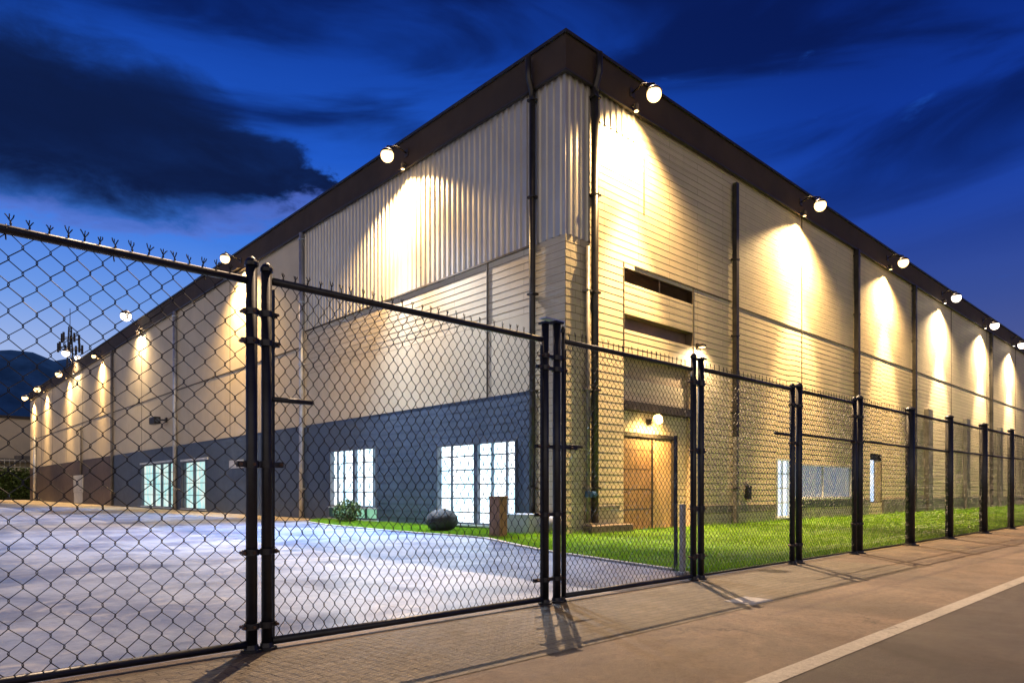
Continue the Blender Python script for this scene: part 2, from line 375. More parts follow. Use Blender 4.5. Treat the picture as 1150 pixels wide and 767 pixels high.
# ------------------------------------------------------------------ ground
def struct(o): o['kind'] = 'structure'; return o
struct(MB().quad((-3000, -3000, -0.012), (3000, -3000, -0.012), (3000, 3000, -0.012), (-3000, 3000, -0.012)).build('ground', M_ground))
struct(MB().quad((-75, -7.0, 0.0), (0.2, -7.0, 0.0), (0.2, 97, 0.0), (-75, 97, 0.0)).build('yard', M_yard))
struct(MB().quad((-1.7, 13, 0.004), (-0.0, 13, 0.004), (-0.0, 96, 0.004), (-6.4, 96, 0.004)).build('path', M_path))
struct(MB().quad((-60, -9.97, 0.0), (160, -9.97, 0.0), (160, -7.0, 0.0), (-60, -7.0, 0.0)).build('pavement', M_apron))
struct(MB().quad((-60, -8.62, 0.004), (-1.5, -8.62, 0.004), (-1.5, -7.22, 0.004), (-60, -7.22, 0.004)).build('paved_strip', M_pave))
struct(MB().quad((-60, -26, 0.0), (160, -26, 0.0), (160, -9.97, 0.0), (-60, -9.97, 0.0)).build('road', M_road))
struct(MB().quad((-60, -10.04, 0.004), (160, -10.04, 0.004), (160, -9.90, 0.004), (-60, -9.90, 0.004)).build('road_marking', M_line))
# lawn sheet
edge = [(-4.95, -6.95), (-4.56, -6.3), (-4.35, -5.4), (-4.05, -4.2), (-3.85, -3.4), (-3.6, -2.6), (-3.25, -1.7), (-2.75, -0.6), (-2.3, 0.5), (-2.25, 1.6), (-2.35, 4.5), (-2.1, 8.6), (-1.5, 11.5), (-0.05, 13.0)]
def lawn_x(y):
    for (xa, ya), (xb, yb) in zip(edge, edge[1:]):
        if ya <= y <= yb: return xa + (xb - xa) * (y - ya) / (yb - ya)
    return 0
lb = MB()
n0 = len(edge)
lb.v = [(x, y, 0.02) for x, y in edge] + [(150, -6.95, 0.02), (150, 0, 0.02), (0, 0, 0.02)] + [(0, 13.0, 0.02)]
lb.f = [tuple(range(0, 9)) + (n0 + 2,)][:0]
# as strips
lb.v = []; lb.f = []
for (xa, ya), (xb, yb) in zip(edge, edge[1:]):
    xr = 150 if yb <= 0.0 else 0.0
    if ya < 0 < yb:
        xm = xa + (xb - xa) * (0 - ya) / (yb - ya)
        lb.quad((xa, ya, 0.02), (150, ya, 0.02), (150, 0, 0.02), (xm, 0, 0.02)); lb.quad((xm, 0, 0.02), (0, 0, 0.02), (0, yb, 0.02), (xb, yb, 0.02))
    else: lb.quad((xa, ya, 0.02), (xr, ya, 0.02), (xr, yb, 0.02), (xb, yb, 0.02))
struct(lb.build('lawn', M_lawn))
# kerb edging of the lawn
kb = MB()
for (xa, ya), (xb, yb) in zip(edge[1:], edge[2:]):
    d = Vector((xb - xa, yb - ya, 0)).normalized(); nrm = Vector((-d.y, d.x, 0)) * 0.05
    a0 = Vector((xa, ya, 0)); b0 = Vector((xb, yb, 0))
    p = [a0 - nrm, b0 - nrm, b0 + nrm, a0 + nrm]; k = len(kb.v)
    kb.v += [tuple(q) for q in p] + [(q.x, q.y, 0.035) for q in p]
    for q in ((4, 5, 6, 7), (0, 1, 5, 4), (1, 2, 6, 5), (2, 3, 7, 6), (3, 0, 4, 7)): kb.f.append(tuple(k + i for i in q))
struct(kb.build('kerb', M_concrete))
# blades
gb = MB(); cx, cy = CAM[0], CAM[1]
def blade(x, y, h, w):
    a = random.uniform(0, math.pi * 2); dx, dy = math.cos(a) * w, math.sin(a) * w
    lx, ly = random.uniform(-.5, .5) * h, random.uniform(-.5, .5) * h
    n = len(gb.v); gb.v += [(x - dx, y - dy, 0.018), (x + dx, y + dy, 0.018), (x + lx, y + ly, h)]; gb.f.append((n, n + 1, n + 2))
cnt = 0
while cnt < 150000:
    y = random.uniform(-6.9, 12.8)
    xl = lawn_x(y)
    x = xl + 0.05 + random.random() ** 1.8 * 55 if y < -0.05 else random.uniform(xl + 0.05, -0.08)
    if y > -0.05 and random.random() < 0.72: continue
    d = math.hypot(x - cx, y - cy)
    s = max(1, d / 16)
    cl_ = 0.5 + 0.5 * math.sin(x * 1.7 + 2 * math.sin(y * 1.3)) * math.sin(y * 2.1 + 1.4 * math.sin(x * .9))
    if random.random() > 0.55 + 0.6 * cl_: continue
    tall = 1.9 if (y < -6.6 or -0.35 < y < 0.0) and random.random() < .4 else 1.0
    blade(x, y, random.uniform(0.035, 0.075 + 0.05 * cl_) * tall, 0.006 * s); cnt += 1
tag(gb.build('grass', M_grass), 'bright green mown grass covering the lawn strip at the foot of the warehouse', 'grass', kind='stuff')

# ------------------------------------------------------------------ warehouse
H1, HF, HT, HJ, HB = 12.1, 11.93, 12.88, 7.6, 3.87
LEN_L, LEN_R = 88.0, 140.0
wh = empty('warehouse', 'long beige corrugated warehouse with brown fascia and blue base behind the fence', 'building')
def W(side, t, d, z):
    return (t, -d, z) if side == 'R' else (-d, t, z)
def wquad(mb, side, t0, t1, z0, z1, d0=0.0, d1=None):
    if d1 is None: d1 = d0
    a = [W(side, t0, d0, z0), W(side, t1, d0, z0), W(side, t1, d1, z1), W(side, t0, d1, z1)]
    if side == 'L': a.reverse()
    mb.quad(*a)
def siding(mb, side, t0, t1, z0, z1, pitch=0.2, depth=0.0075, d=0.0, gap=None):
    z = z0
    while z < z1 - 1e-4:
        zz = min(z + pitch, z1)
        lip = 0.009
        wquad(mb, side, t0, t1, z + lip, zz, d + depth, d + depth * 0.25)
        wquad(mb, side, t0, t1, z, z + lip, d, d + 0.0)          # dark shadow gap under the board
        wquad(mb, side, t0, t1, z + lip, z + lip + 0.0005, d, d + depth)
        z = zz
def corrug(mb, side, t0, t1, z0, z1, pitch=0.24, depth=0.045, d=0.0):
    n = max(1, round((t1 - t0) / pitch)); p = (t1 - t0) / n
    prof = [(0, 0), (0.52, 0), (0.62, 1), (0.90, 1), (1.0, 0)]
    for i in range(n):
        for (a, da), (b, db) in zip(prof, prof[1:]):
            q = [W(side, t0 + (i + a) * p, d + da * depth, z0), W(side, t0 + (i + b) * p, d + db * depth, z0),
                 W(side, t0 + (i + b) * p, d + db * depth, z1), W(side, t0 + (i + a) * p, d + da * depth, z1)]
            if side == 'L': q.reverse()
            mb.quad(*q)
def wbox(mb, side, t0, t1, z0, z1, d0, d1):
    a = W(side, t0, d0, z0); b = W(side, t1, d1, z1)
    mb.box(min(a[0], b[0]), min(a[1], b[1]), z0, max(a[0], b[0]), max(a[1], b[1]), z1)

# solid core set back behind the cladding (closed body of the building)
core = MB().box(0.5, 0.5, 0.0, LEN_R, LEN_L, 12.6)
core.build('wall', M_beige, wh)
MB().box(0.05, 0.05, 12.62, LEN_R, LEN_L, 12.74).build('roof', M_trim, wh)
# --- long right elevation
s = MB(); corrug(s, 'R', 0.0, 0.92, 7.79, H1); corrug(s, 'R', 0.92, 2.9, 11.15, H1); s.build('corrugated_cladding', M_corr, wh)
s = MB(); siding(s, 'R', 0.0, 0.92, 0, 7.79, pitch=0.2, depth=0.010); s.build('block_pier', M_block, wh)
s = MB()
siding(s, 'R', 0.92, 2.4, 0, 7.6); siding(s, 'R', 2.4, 5.94, 7.6, 11.15); siding(s, 'R', 0.92, 2.4, 7.6, 11.15)
siding(s, 'R', 2.9, 5.94, 11.15, H1); siding(s, 'R', 2.4, 5.94, 7.46, 7.6)
siding(s, 'R', 2.4, 5.94, 6.16, 7.06); siding(s, 'R', 2.4, 5.94, 5.02, 5.72)
siding(s, 'R', 5.94, 8.36, 0, 7.6); siding(s, 'R', 5.94, 8.36, 7.6, H1)
siding(s, 'R', 8.36, 11.6, 0, 7.5); siding(s, 'R', 11.6, 12.69, 2.36, 7.5); siding(s, 'R', 12.69, 12.95, 0, 7.5); siding(s, 'R', 12.95, 18.7, 2.22, 7.5); siding(s, 'R', 12.95, 18.7, 0, 0.85)
siding(s, 'R', 18.7, 20.89, 0, 7.5); siding(s, 'R', 20.89, 22.37, 2.9, 7.5); siding(s, 'R', 20.89, 22.37, 0, 0.6); siding(s, 'R', 22.37, 62, 0, 7.5, depth=0.005)
siding(s, 'R', 8.36, 62, 7.5, H1, depth=0.005)
s.build('siding', M_sid_x, wh)
s = MB(); wquad(s, 'R', 62, LEN_R, 0, H1); s.build('far_wall_panel', M_beige, wh)
# joints and rails
j = MB()
wbox(j, 'R', 2.9, 8.30, 7.575, 7.61, 0.0, 0.03); wbox(j, 'R', 8.44, 62, 7.47, 7.51, 0.0, 0.03)
for t in (5.94,): wbox(j, 'R', t - 0.015, t + 0.015, 3.8, 7.6, 0.0, 0.03)
wbox(j, 'R', 2.385, 2.415, 5.02, 7.6, 0.0, 0.03)
for t in (3.35, 13.69, 33.69, 41.84, 50.2, 58.5): wbox(j, 'R', t - 0.02, t + 0.02, (9.2 if t < 4 else 2.3 if t < 14 else 0), (10.9 if t < 4 else HF), 0.0, 0.028)
j.build_each('panel_joint', M_joint, wh)
j = MB(); wbox(j, 'R', 5.96, 11.5, 0.42, 0.66, 0.0, 0.06); wbox(j, 'R', 12.8, 20.8, 0.48, 0.74, 0.0, 0.06); wbox(j, 'R', 22.4, 62, 0.0, 0.75, 0.0, 0.09); wbox(j, 'R', 1.15, 2.2, 0.66, 0.74, 0, 0.05)
j.build_each('plinth_rail', M_pipe_g, wh)
# pilasters far right
for t in (28.75, 36.2, 44.6, 52.5):
    j = MB(); wbox(j, 'R', t, t + 0.75, 0.0, 5.6, 0.0, 0.22); j.build('pilaster', M_pipe_g, wh)
# louvre and slot
def backing(t0, t1, z0, z1, depth, mat, nm, side='R'):
    b = MB(); wquad(b, side, t0, t1, z0, z1, -depth)
    for zz in (z0, z1):
        q = [W(side, t0, 0.0, zz), W(side, t1, 0.0, zz), W(side, t1, -depth, zz), W(side, t0, -depth, zz)]; b.quad(*q)
    for tt in (t0, t1):
        q = [W(side, tt, 0.0, z0), W(side, tt, -depth, z0), W(side, tt, -depth, z1), W(side, tt, 0.0, z1)]; b.quad(*q)
    return b.build(nm, mat, wh)
lv = backing(2.4, 5.94, 7.06, 7.46, 0.2, M_louver, 'louver')
b = MB()
for i in range(5):
    z = 7.09 + i * 0.075
    b.quad((2.41, 0.0, z), (5.93, 0.0, z), (5.93, 0.1, z + 0.05), (2.41, 0.1, z + 0.05))
b.box(4.14, 0.01, 7.06, 4.18, 0.03, 7.46)
b.build('slats', M_louver, lv)
backing(2.4, 5.94, 5.72, 6.16, 0.28, M_louver, 'slot')
# door bay
bay = backing(2.4, 5.94, 0.0, 5.02, 0.3, M_recess, 'door_recess')
b = MB(); b.box(2.42, 0.0, 3.48, 5.92, 0.29, 3.72); b.build('canopy', M_trim, bay)
b = MB(); siding(b, 'R', 2.42, 5.92, 2.86, 3.46, d=-0.24); siding(b, 'R', 5.2, 5.92, 0.0, 2.86, d=-0.24); siding(b, 'R', 2.42, 5.92, 3.74, 4.4, d=-0.24); b.build('recess_siding', M_sid_x, bay)
door = MB().box(2.47, 0.20, 0.03, 4.0, 0.245, 2.72).build('door', M_wood, wh, bevel=0.006)
b = MB()
for z in (0.62, 1.2, 1.78, 2.34): b.box(2.47, 0.195, z, 4.0, 0.199, z + 0.012)
b.build_each('groove', M_trim, door)
MB().tube([(2.6, 0.2, 1.12), (2.6, 0.12, 1.12), (2.74, 0.12, 1.12)], 0.018).sphere((2.6, 0.19, 1.12), 0.04).build('handle', M_pipe_d, door, True)
MB().box(4.07, 0.20, 0.03, 5.04, 0.24, 2.72).build('door_side_panel', M_wood2, wh, bevel=0.006)
MB().box(2.40, 0.12, 2.73, 5.12, 0.24, 2.83).box(2.405, 0.15, 0, 2.465, 0.24, 2.725).box(4.005, 0.17, 0, 4.065, 0.24, 2.725).box(5.045, 0.12, 0, 5.12, 0.24, 2.725).build('door_frame', M_trim, wh)
# right windows and wall glow patch
def window(side, t0, t1, z0, z1, cols, rows, mat, fr=0.05, depth=0.12, thick=(), frame_mat=M_frame, bar=0.022, d=0.0):
    w = MB()
    wbox(w, side, t0 - 0.02, t0 + fr, z0, z1, -depth, d + 0.03); wbox(w, side, t1 - fr, t1 + 0.02, z0, z1, -depth, d + 0.03)
    wbox(w, side, t0 + fr, t1 - fr, z1 - fr, z1 + 0.01, -depth, d + 0.028); wbox(w, side, t0 + fr, t1 - fr, z0, z0 + fr, -depth, d + 0.028)
    W_ = w.build('window', frame_mat, wh)  # also carries the added wall glow patch and the green reflection panes
    m = MB()
    for i, c in enumerate(cols):
        hw = 0.09 if i in thick else bar
        wbox(m, side, c - hw, c + hw, z0 + fr, z1 - fr, -depth + 0.02, -0.02 if i not in thick else 0.02)
    for r_ in rows: wbox(m, side, t0 + fr, t1 - fr, r_ - bar * 0.8, r_ + bar * 0.8, -depth + 0.03, -0.035)
    if m.v: m.build_each('mullion', frame_mat, W_)
    g = MB(); wquad(g, side, t0 + fr, t1 - fr, z0 + fr, z1 - fr, -depth + 0.015)
    g.build('pane', mat, W_)
    sl = MB(); wbox(sl, side, t0 - 0.08, t1 + 0.08, z0 - 0.055, z0 - 0.004, 0.0, d + 0.09); sl.build('sill', M_whiteframe, W_)
    return W_
window('R', 11.6, 12.69, 0.15, 2.35, [12.15], [0.7, 1.25, 1.8], M_pane_r, frame_mat=M_whiteframe)
window('R', 12.95, 18.7, 0.86, 2.21, [15.8], [], M_wall_glow, frame_mat=M_cabinet, bar=0.008)  # added glow patch for light spilled on the wall, not real glazing
nw = backing(20.89, 22.37, 0.6, 2.9, 0.10, M_trim, 'window_reveal')
g = MB(); g.quad((20.95, 0.085, 0.64), (21.6, 0.085, 0.64), (21.6, 0.085, 2.6), (20.95, 0.085, 2.6)); g.build('pane', M_pane_r, nw)
g = MB(); g.box(21.62, 0.03, 0.62, 22.35, 0.095, 2.6); g.build('reveal_panel', M_recess, nw)

# --- left elevation
s = MB(); corrug(s, 'L', 0.0, 14.8, 7.79, H1, pitch=0.25); s.build('corrugated_cladding', M_corr, wh)
s = MB(); siding(s, 'L', 0.0, 1.15, 3.87, 7.79); siding(s, 'L', 1.15, 14.8, 5.99, 7.79); siding(s, 'L', 0.0, 1.2, 0, 3.87)
s.build('siding', M_sid_y, wh)
s = MB(); wquad(s, 'L', 1.15, 14.8, HB, 5.99, 0.012); wquad(s, 'L', 14.8, LEN_L, HB, H1, 0.0)
s.quad((0, LEN_L, 0), (LEN_R, LEN_L, 0), (LEN_R, LEN_L, 12.6), (0, LEN_L, 12.6))
s.build('wall_panel', M_beige, wh)
j = MB()
wbox(j, 'L', 1.2, 14.7, 7.77, 7.82, 0.0, 0.05); wbox(j, 'L', 14.98, 87.9, 7.16, 7.23, 0.0, 0.02)
wbox(j, 'L', 3.05, 3.09, 3.9, 7.77, 0.0, 0.045)
for t in (23.2, 39.4, 47.3, 58.26, 65.5, 73.1, 80): wbox(j, 'L', t - 0.02, t + 0.02, HB + 0.02, HF, 0.0, 0.013)
j.build_each('panel_joint', M_joint, wh)
wins = [(1.81, 5.49, 0.15, 2.58), (9.1, 12.53, 0.12, 2.72), (26.64, 30.72, 0.12, 2.82), (32.0, 39.22, 0.12, 2.88)]
s = MB(); t = 1.21
for (a, b_, z0, z1) in wins:
    siding(s, 'L', t, a, 0, HB, pitch=0.24, depth=0.006, d=0.025)
    siding(s, 'L', a, b_, z1, HB, pitch=0.24, depth=0.006, d=0.025); siding(s, 'L', a, b_, 0, z0, pitch=0.24, depth=0.006, d=0.025)
    t = b_
siding(s, 'L', t, 47.1, 0, HB, pitch=0.24, depth=0.006, d=0.025)
wquad(s, 'L', 1.21, LEN_L, HB, HB + 0.001, 0.04, 0.0)
s.quad((0, 1.21, 0), (-0.04, 1.21, 0), (-0.04, 1.21, HB), (0, 1.21, HB))
s.build('base_cladding', M_base_y, wh)
s = MB(); siding(s, 'L', 47.1, LEN_L, 0, HB, pitch=0.24, depth=0.006, d=0.025); s.build('base_cladding', M_base_b, wh)
window('L', 1.81, 5.49, 0.15, 2.58, [2.3, 2.93, 3.62, 4.85], [0.5, 0.92, 1.35, 1.78, 2.2], M_pane, thick=(2,), d=0.04)
window('L', 9.1, 12.53, 0.55, 2.72, [9.45, 10.15, 10.75, 11.6, 12.1], [1.1, 1.65, 2.2], M_pane, thick=(2,), d=0.04)
window('L', 9.0, 12.6, 0.10, 0.54, [10.0, 11.2], [], M_pane_reflect, d=0.05)  # low panes glow green in place of a reflection
window('L', 26.64, 30.72, 0.12, 2.82, [28.7, 30.4], [0.9, 1.6, 2.3], M_pane_far, thick=(0, 1), d=0.04)
window('L', 32.0, 39.22, 0.12, 2.88, [33.3, 34.9, 36.6], [0.9, 1.6, 2.3], M_pane_far, thick=(0, 1, 2), d=0.04)
# trim over far windows
j = MB(); wbox(j, 'L', 26.3, 30.9, 2.86, 2.98, 0.03, 0.08); wbox(j, 'L', 31.9, 39.6, 2.92, 3.04, 0.03, 0.08); j.build_each('lintel', M_whiteframe, wh)
# fascia (mitred L of boxes set end to end)
f_ = MB().box(-0.14, -0.14, HF, LEN_R, 0.2, HT - 0.05).build('fascia', M_fascia, wh)
f_ = MB().box(-0.14, 0.2, HF, 0.2, LEN_L + 0.1, HT - 0.05).build('fascia', M_fascia, wh)
MB().box(-0.20, -0.20, HT - 0.05, LEN_R, 0.26, HT + 0.03).box(-0.20, 0.26, HT - 0.05, 0.26, LEN_L + 0.15, HT + 0.03).build('roof_edge', M_trim, wh)
MB().box(-0.155, -0.155, HF - 0.03, LEN_R, -0.05, HF + 0.02).box(-0.155, -0.05, HF - 0.03, -0.05, LEN_L, HF + 0.02).build('drip_edge', M_trim, wh)
# downpipes
def dpipe(side, t, mat, r, z0=0.05, z1=11.9, d=0.14, hook=False, sq=False):
    m = MB()
    if sq: wbox(m, side, t - r, t + r, z0, z1, d - r, d + r)
    else: m.tube([W(side, t, d, z0), W(side, t, d, z1)], r, 10)
    if hook:
        m.tube([W(side, t, d, z1 - 0.3), W(side, t, d + 0.02, z1), W(side, t - 0.02, 0.30, z1 + 0.3), W(side, t, 0.30, z1 + 0.85)], r * 0.9, 10)
    p = m.build('downpipe', mat, wh, smooth=not sq)
    c = MB(); z = 1.2
    while z < z1:
        wbox(c, side, t - r - 0.03, t + r + 0.03, z, z + 0.05, 0.02, d + r + 0.012); z += 2.6
    c.build_each('clamp', mat, p)
    return p
dpipe('L', 1.08, M_pipe_d, 0.085, z1=11.85, hook=True)
dpipe('R', 1.0, M_pipe_d, 0.10, z0=0.3, z1=11.9, hook=True)
dpipe('R', 0.72, M_pipe_g, 0.06, z0=0.3, z1=7.6)
dpipe('R', 8.36, M_pipe_d, 0.08, z0=3.0, z1=11.6, sq=True); dpipe('R', 8.36, M_pipe_g, 0.07, z0=0.05, z1=2.98, sq=True)
dpipe('R', 18.98, M_pipe_d, 0.10, sq=True); dpipe('R', 26.73, M_pipe_d, 0.09, sq=True); dpipe('R', 42.5, M_pipe_d, 0.09, sq=True)
dpipe('L', 14.84, M_pipe_l, 0.10); dpipe('L', 31.72, M_pipe_l, 0.11); dpipe('L', 47.1, M_pipe_g, 0.10); dpipe('L', 83.4, M_pipe_l, 0.20, z1=7.4)
dpipe('L', 58.3, M_pipe_g, 0.08, z0=2.6, z1=HB + 3)
# junction valve on the corner pipe, small wall boxes
MB().box(0.62, -0.34, 0.98, 0.82, -0.12, 1.14).tube([(0.72, -0.34, 1.06), (0.72, -0.42, 1.06)], 0.06).build('valve', M_blue, wh, bevel=0.01)
MB().box(0.55, -0.42, 0.0, 2.3, -0.12, 0.24).build('foundation_ledge', M_planter, wh, bevel=0.02)

# things fixed on the walls
o = MB().box(-0.12, 57.9, 1.0, -0.03, 61.7, 2.55).box(-0.10, 58.1, 0.05, -0.03, 61.6, 0.98).build('meter_cabinet', M_cabinet, bevel=0.02)
tag(o, 'pale grey meter cabinet on the dark base wall far along the left side', 'cabinet')
e_ = empty('security_camera', 'black security camera on a short arm high on the left wall', 'security camera', (0, 33.8, 5.5))
MB().tube([(0, 0, 0.05), (-0.5, 0, 0.05)], 0.05).box(-0.08, -0.15, -0.1, 0, 0.15, 0.2).build('bracket', M_black, e_)
MB().box(-0.85, -0.42, -0.24, -0.45, 0.62, 0.20).build('housing', M_black, e_, bevel=0.04)
MB().tube([(-0.65, -0.42, -0.02), (-0.65, -0.50, -0.02)], 0.13).build('lens', M_frame, e_)
o = MB().box(-0.09, 21.3, 2.28, -0.045, 23.1, 2.68).build('wall_plate', M_cabinet, bevel=0.01)
tag(o, 'small blank pale plate on the blue base wall beside the gate post', 'sign')
o = MB().box(9.2, -0.14, 0.85, 9.46, -0.03, 1.35).box(9.25, -0.17, 0.95, 9.41, -0.13, 1.15).build('wall_box', M_black, bevel=0.01)
tag(o, 'small black box fixed on the beige wall between the door and the lit window', 'meter box')

# ------------------------------------------------------------------ lamps
def spot(parent, loc, target, power, size, blend, colr, rad=0.06, nm='lamp_or_added_light'):
    l = bpy.data.lights.new(nm, 'SPOT'); l.energy = power; l.spot_size = R(size); l.spot_blend = blend; l.color = colr; l.shadow_soft_size = rad
    o = bpy.data.objects.new(nm, l); col.objects.link(o); o.parent = parent; o.location = loc
    dv = Vector(target) - Vector(loc); o.rotation_euler = dv.to_track_quat('-Z', 'Y').to_euler(); return o
WARM = (1.0, 0.64, 0.27); WHITE = (1.0, 0.72, 0.40)
def floodlight(side, t, z, d, label, dl=0.0, warm=True, core=2600, wide=2600, lens=0.16, flood=700, wall_aim=4.5, vee=80, cool=(60, 6.0, True), near=0, soft=0):
    """bulb head on an arm from the fascia; local frame: -d outward"""
    # local axes: x along the wall, y out of the wall (towards +y outward)
    rz = math.pi if side == 'R' else math.pi / 2
    p = W(side, t, 0.14, HF + 0.45)
    e = empty('floodlight', label, 'floodlight', p, rz, 'floodlights along the warehouse roof edge')
    dz = z - (HF + 0.45); dd = d - 0.14
    MB().box(-0.10, 0.0, -0.12, 0.10, 0.03, 0.12).build('mounting_plate', M_trim, e)
    MB().tube([(0, 0.03, 0), (0, dd * 0.5, max(0, dz) * 0.5 + 0.10), (0, dd, dz + lens + 0.10), (0, dd, dz + lens + 0.02)], 0.028).build('arm', M_trim, e, True)
    h = MB(); h.sphere((0, dd, dz + 0.02), lens * 1.12, 16, 5, (1, 1, 0.95), v0=0.0, v1=0.42); h.build('hood', M_trim, e, True)
    MB().sphere((0, dd, dz), lens, 16, 10).build('lens', M_glow_w if warm else M_glow_c, e, True)
    c = WARM if warm else WHITE
    l0 = (0, dd, dz - lens - 0.05)
    zd = HF - 0.10 - (HF + 0.45)
    k = MB(); k.tube([(dl, 0.16, zd + 0.16), (dl, 0.16, zd - 0.02)], 0.075, 12); k.box(min(dl, 0) - 0.03, 0.0, zd + 0.16, max(dl, 0) + 0.03, 0.2, zd + 0.2); k.build('downlight', M_trim, e)
    MB().tube([(dl, 0.16, zd - 0.021), (dl, 0.16, zd - 0.035)], 0.06, 12).build('downlight_lens', M_glow_w if warm else M_glow_c, e)
    if core: spot(e, (dl, 0.16, zd - 0.06), (dl, 0.02, zd - 3.5), core * 0.27, 40, 1.0, c, 0.04)
    spot(e, l0, (0, -0.14, dz - lens - 0.05 - d * 1.25), wide * 0.95, vee, 0.6, c, 0.05)
    spot(e, l0, (0, -0.14 + 0.25, dz - 7.0), soft or wide * 3.4, 136, 1.0, c, 0.06)
    if flood and side == 'R': spot(e, l0, (0, 1.9, -HF), flood * 8.0, 52, 0.6, c, 0.12)
    if near: spot(e, l0, (-6.0, 3.6, -HF), near, 62, 0.9, (0.45, 0.68, 1.0), 0.12); spot(e, l0, (0.5, 2.6, -HF), near, 56, 0.9, (0.45, 0.68, 1.0), 0.12)  # added cool spots that brighten the yard near the windows
    if flood and side == 'L': spot(e, l0, (0, cool[1], -HF), flood, cool[0], 0.9, (0.50, 0.70, 1.0) if cool[2] else c, 0.12)  # the cool variant is added, standing in for window light on the yard
    return e
ROW_R = [(2.6, 12.02, 0.9), (13.3, 12.02, 0.9), (22.7, 12.0, 0.85), (31.4, 12.0, 0.85), (40.2, 11.9, 0.8), (48.2, 11.8, 0.8), (56.5, 11.9, 0.8)]
lab_r = ['bright floodlight on the roof edge nearest the corner, right side', 'second floodlight from the corner on the right roof edge, above the joint in the boards',
         'amber floodlight on the right roof edge between the two dark downpipes', 'small white floodlight fourth from the corner on the right roof edge',
         'small white floodlight fifth from the corner on the right roof edge', 'last white floodlight inside the right edge of the photo', 'hidden far floodlight beyond the right edge of the photo']
for i, (t, z, d) in enumerate(ROW_R[:6]):
    floodlight('R', t, z, d, lab_r[i], warm=i < 3, core=1500 if i == 0 else 1900, wide=1000 if i == 0 else 2800 if i < 2 else 2200, flood=3200, lens=0.2 + 0.015 * i, vee=118 if i == 0 else 80, soft=6000 if i == 0 else 0)
ROW_L = [(7.05, 12.05, 0.9), (21.4, 12.3, 0.9), (39.5, 12.95, 0.95), (50.9, 11.95, 0.6), (60.6, 13.6, 0.9), (64.0, 12.1, 0.9), (76.3, 12.05, 0.9), (85.0, 11.98, 0.9)]
lab_l = ['bright floodlight over the corrugated wall on the left roof edge, nearest the corner', 'floodlight on the left roof edge just above the tall double gate posts',
         'round white floodlight raised above the left roof edge right of the mast', 'small low floodlight tucked under the left roof edge between two raised ones',
         'white floodlight on a tall arm above the left roof edge in front of the mast', 'floodlight on the left roof edge below and left of the mast',
         'second from last small floodlight at the far left end of the roof', 'last small floodlight at the far left roof corner']
for i, (t, z, d) in enumerate(ROW_L):
    floodlight('L', t, z, d, lab_l[i], warm=i not in (2, 4), dl=(0, 1.5, -0.8, 0, 0, 0, 0, 0)[i], core=0 if i == 4 else 2600 if i < 2 else 3200, wide=2400 if i < 2 else 900, flood=(15000, 11000, 7000, 7000, 0, 7000, 7000, 7000)[i], cool=(64, 5.6, True) if i < 2 else (70, 6.5, True) if i == 2 else (50, 1.5, False), near=16000 if i == 0 else 0, lens=(0.21, 0.22, 0.34, 0.16, 0.32, 0.28, 0.32, 0.32)[i], wall_aim=4.5)
# lamp over the door and wall light beside it
e = empty('door_lamp', 'glowing amber globe lamp over the brown door', 'lamp', (3.88, 0.24, 3.2))
MB().box(-0.09, -0.06, -0.09, 0.09, 0.0, 0.09).build('mounting_plate', M_trim, e)
MB().tube([(0, -0.06, 0.03), (0, -0.30, 0.12)], 0.02).build('arm', M_trim, e)
MB().sphere((0, -0.36, 0.06), 0.15, 16, 10).build('globe', M_glow_d, e, True)
spot(e, (0, -0.6, -0.02), (0, 1.0, -2.2), 600, 150, 0.7, (1.0, 0.62, 0.20), 0.12)
spot(e, (0, -0.36, -0.14), (0, 0.3, -3.0), 260, 120, 0.8, (1.0, 0.60, 0.20), 0.1)
e = empty('wall_lamp', 'small bright lamp on the wall just behind the post pair right of the door', 'lamp', (6.22, 0.0, 5.75))
MB().box(-0.12, -0.05, -0.1, 0.12, 0.0, 0.1).build('mounting_plate', M_trim, e)
MB().box(-0.10, -0.26, -0.02, 0.10, -0.05, 0.07).build('housing', M_trim, e, bevel=0.02)
MB().box(-0.08, -0.23, -0.04, 0.08, -0.08, -0.022).build('lens', M_glow_w, e)
spot(e, (0, -0.5, -0.10), (0, 0.0, -1.0), 420, 150, 0.8, WHITE, 0.08)

# ------------------------------------------------------------------ fence
FY = -7.1
def mesh_wires(x0, x1, z0, z1, h, v, r):
    m = MB(); ncol = int(round((x1 - x0) / h)); h = (x1 - x0) / ncol; nrow = int(round((z1 - z0) / (v / 2))); vv = (z1 - z0) / nrow
    for i in range(ncol):
        pts = []
        for k in range(nrow + 1):
            side = (k + i) % 2
            x = x0 + h * (i + side) + (0.15 * r if side else -0.15 * r)
            zc = z0 + k * vv
            # rounded knuckle where two wires hook round each other
            yy = FY + (r if (k % 2) else -r)
            if 0 < k < nrow:
                e_ = 0.10
                xs = -1 if side else 1
                xk = x - xs * r * 1.1
                pts.append((xk + xs * h * .012, -yy + 2 * FY, zc - vv * e_)); pts.append((xk, FY, zc)); pts.append((xk + xs * h * .012, yy, zc + vv * e_))
            else: pts.append((x, yy, zc))
        # tiny irregularity
        pts = [(a + random.uniform(-.0012, .0012), b, c + random.uniform(-.0015, .0015)) for a, b, c in pts]
        m.tube(pts, r, 4, cap=False)
    return m
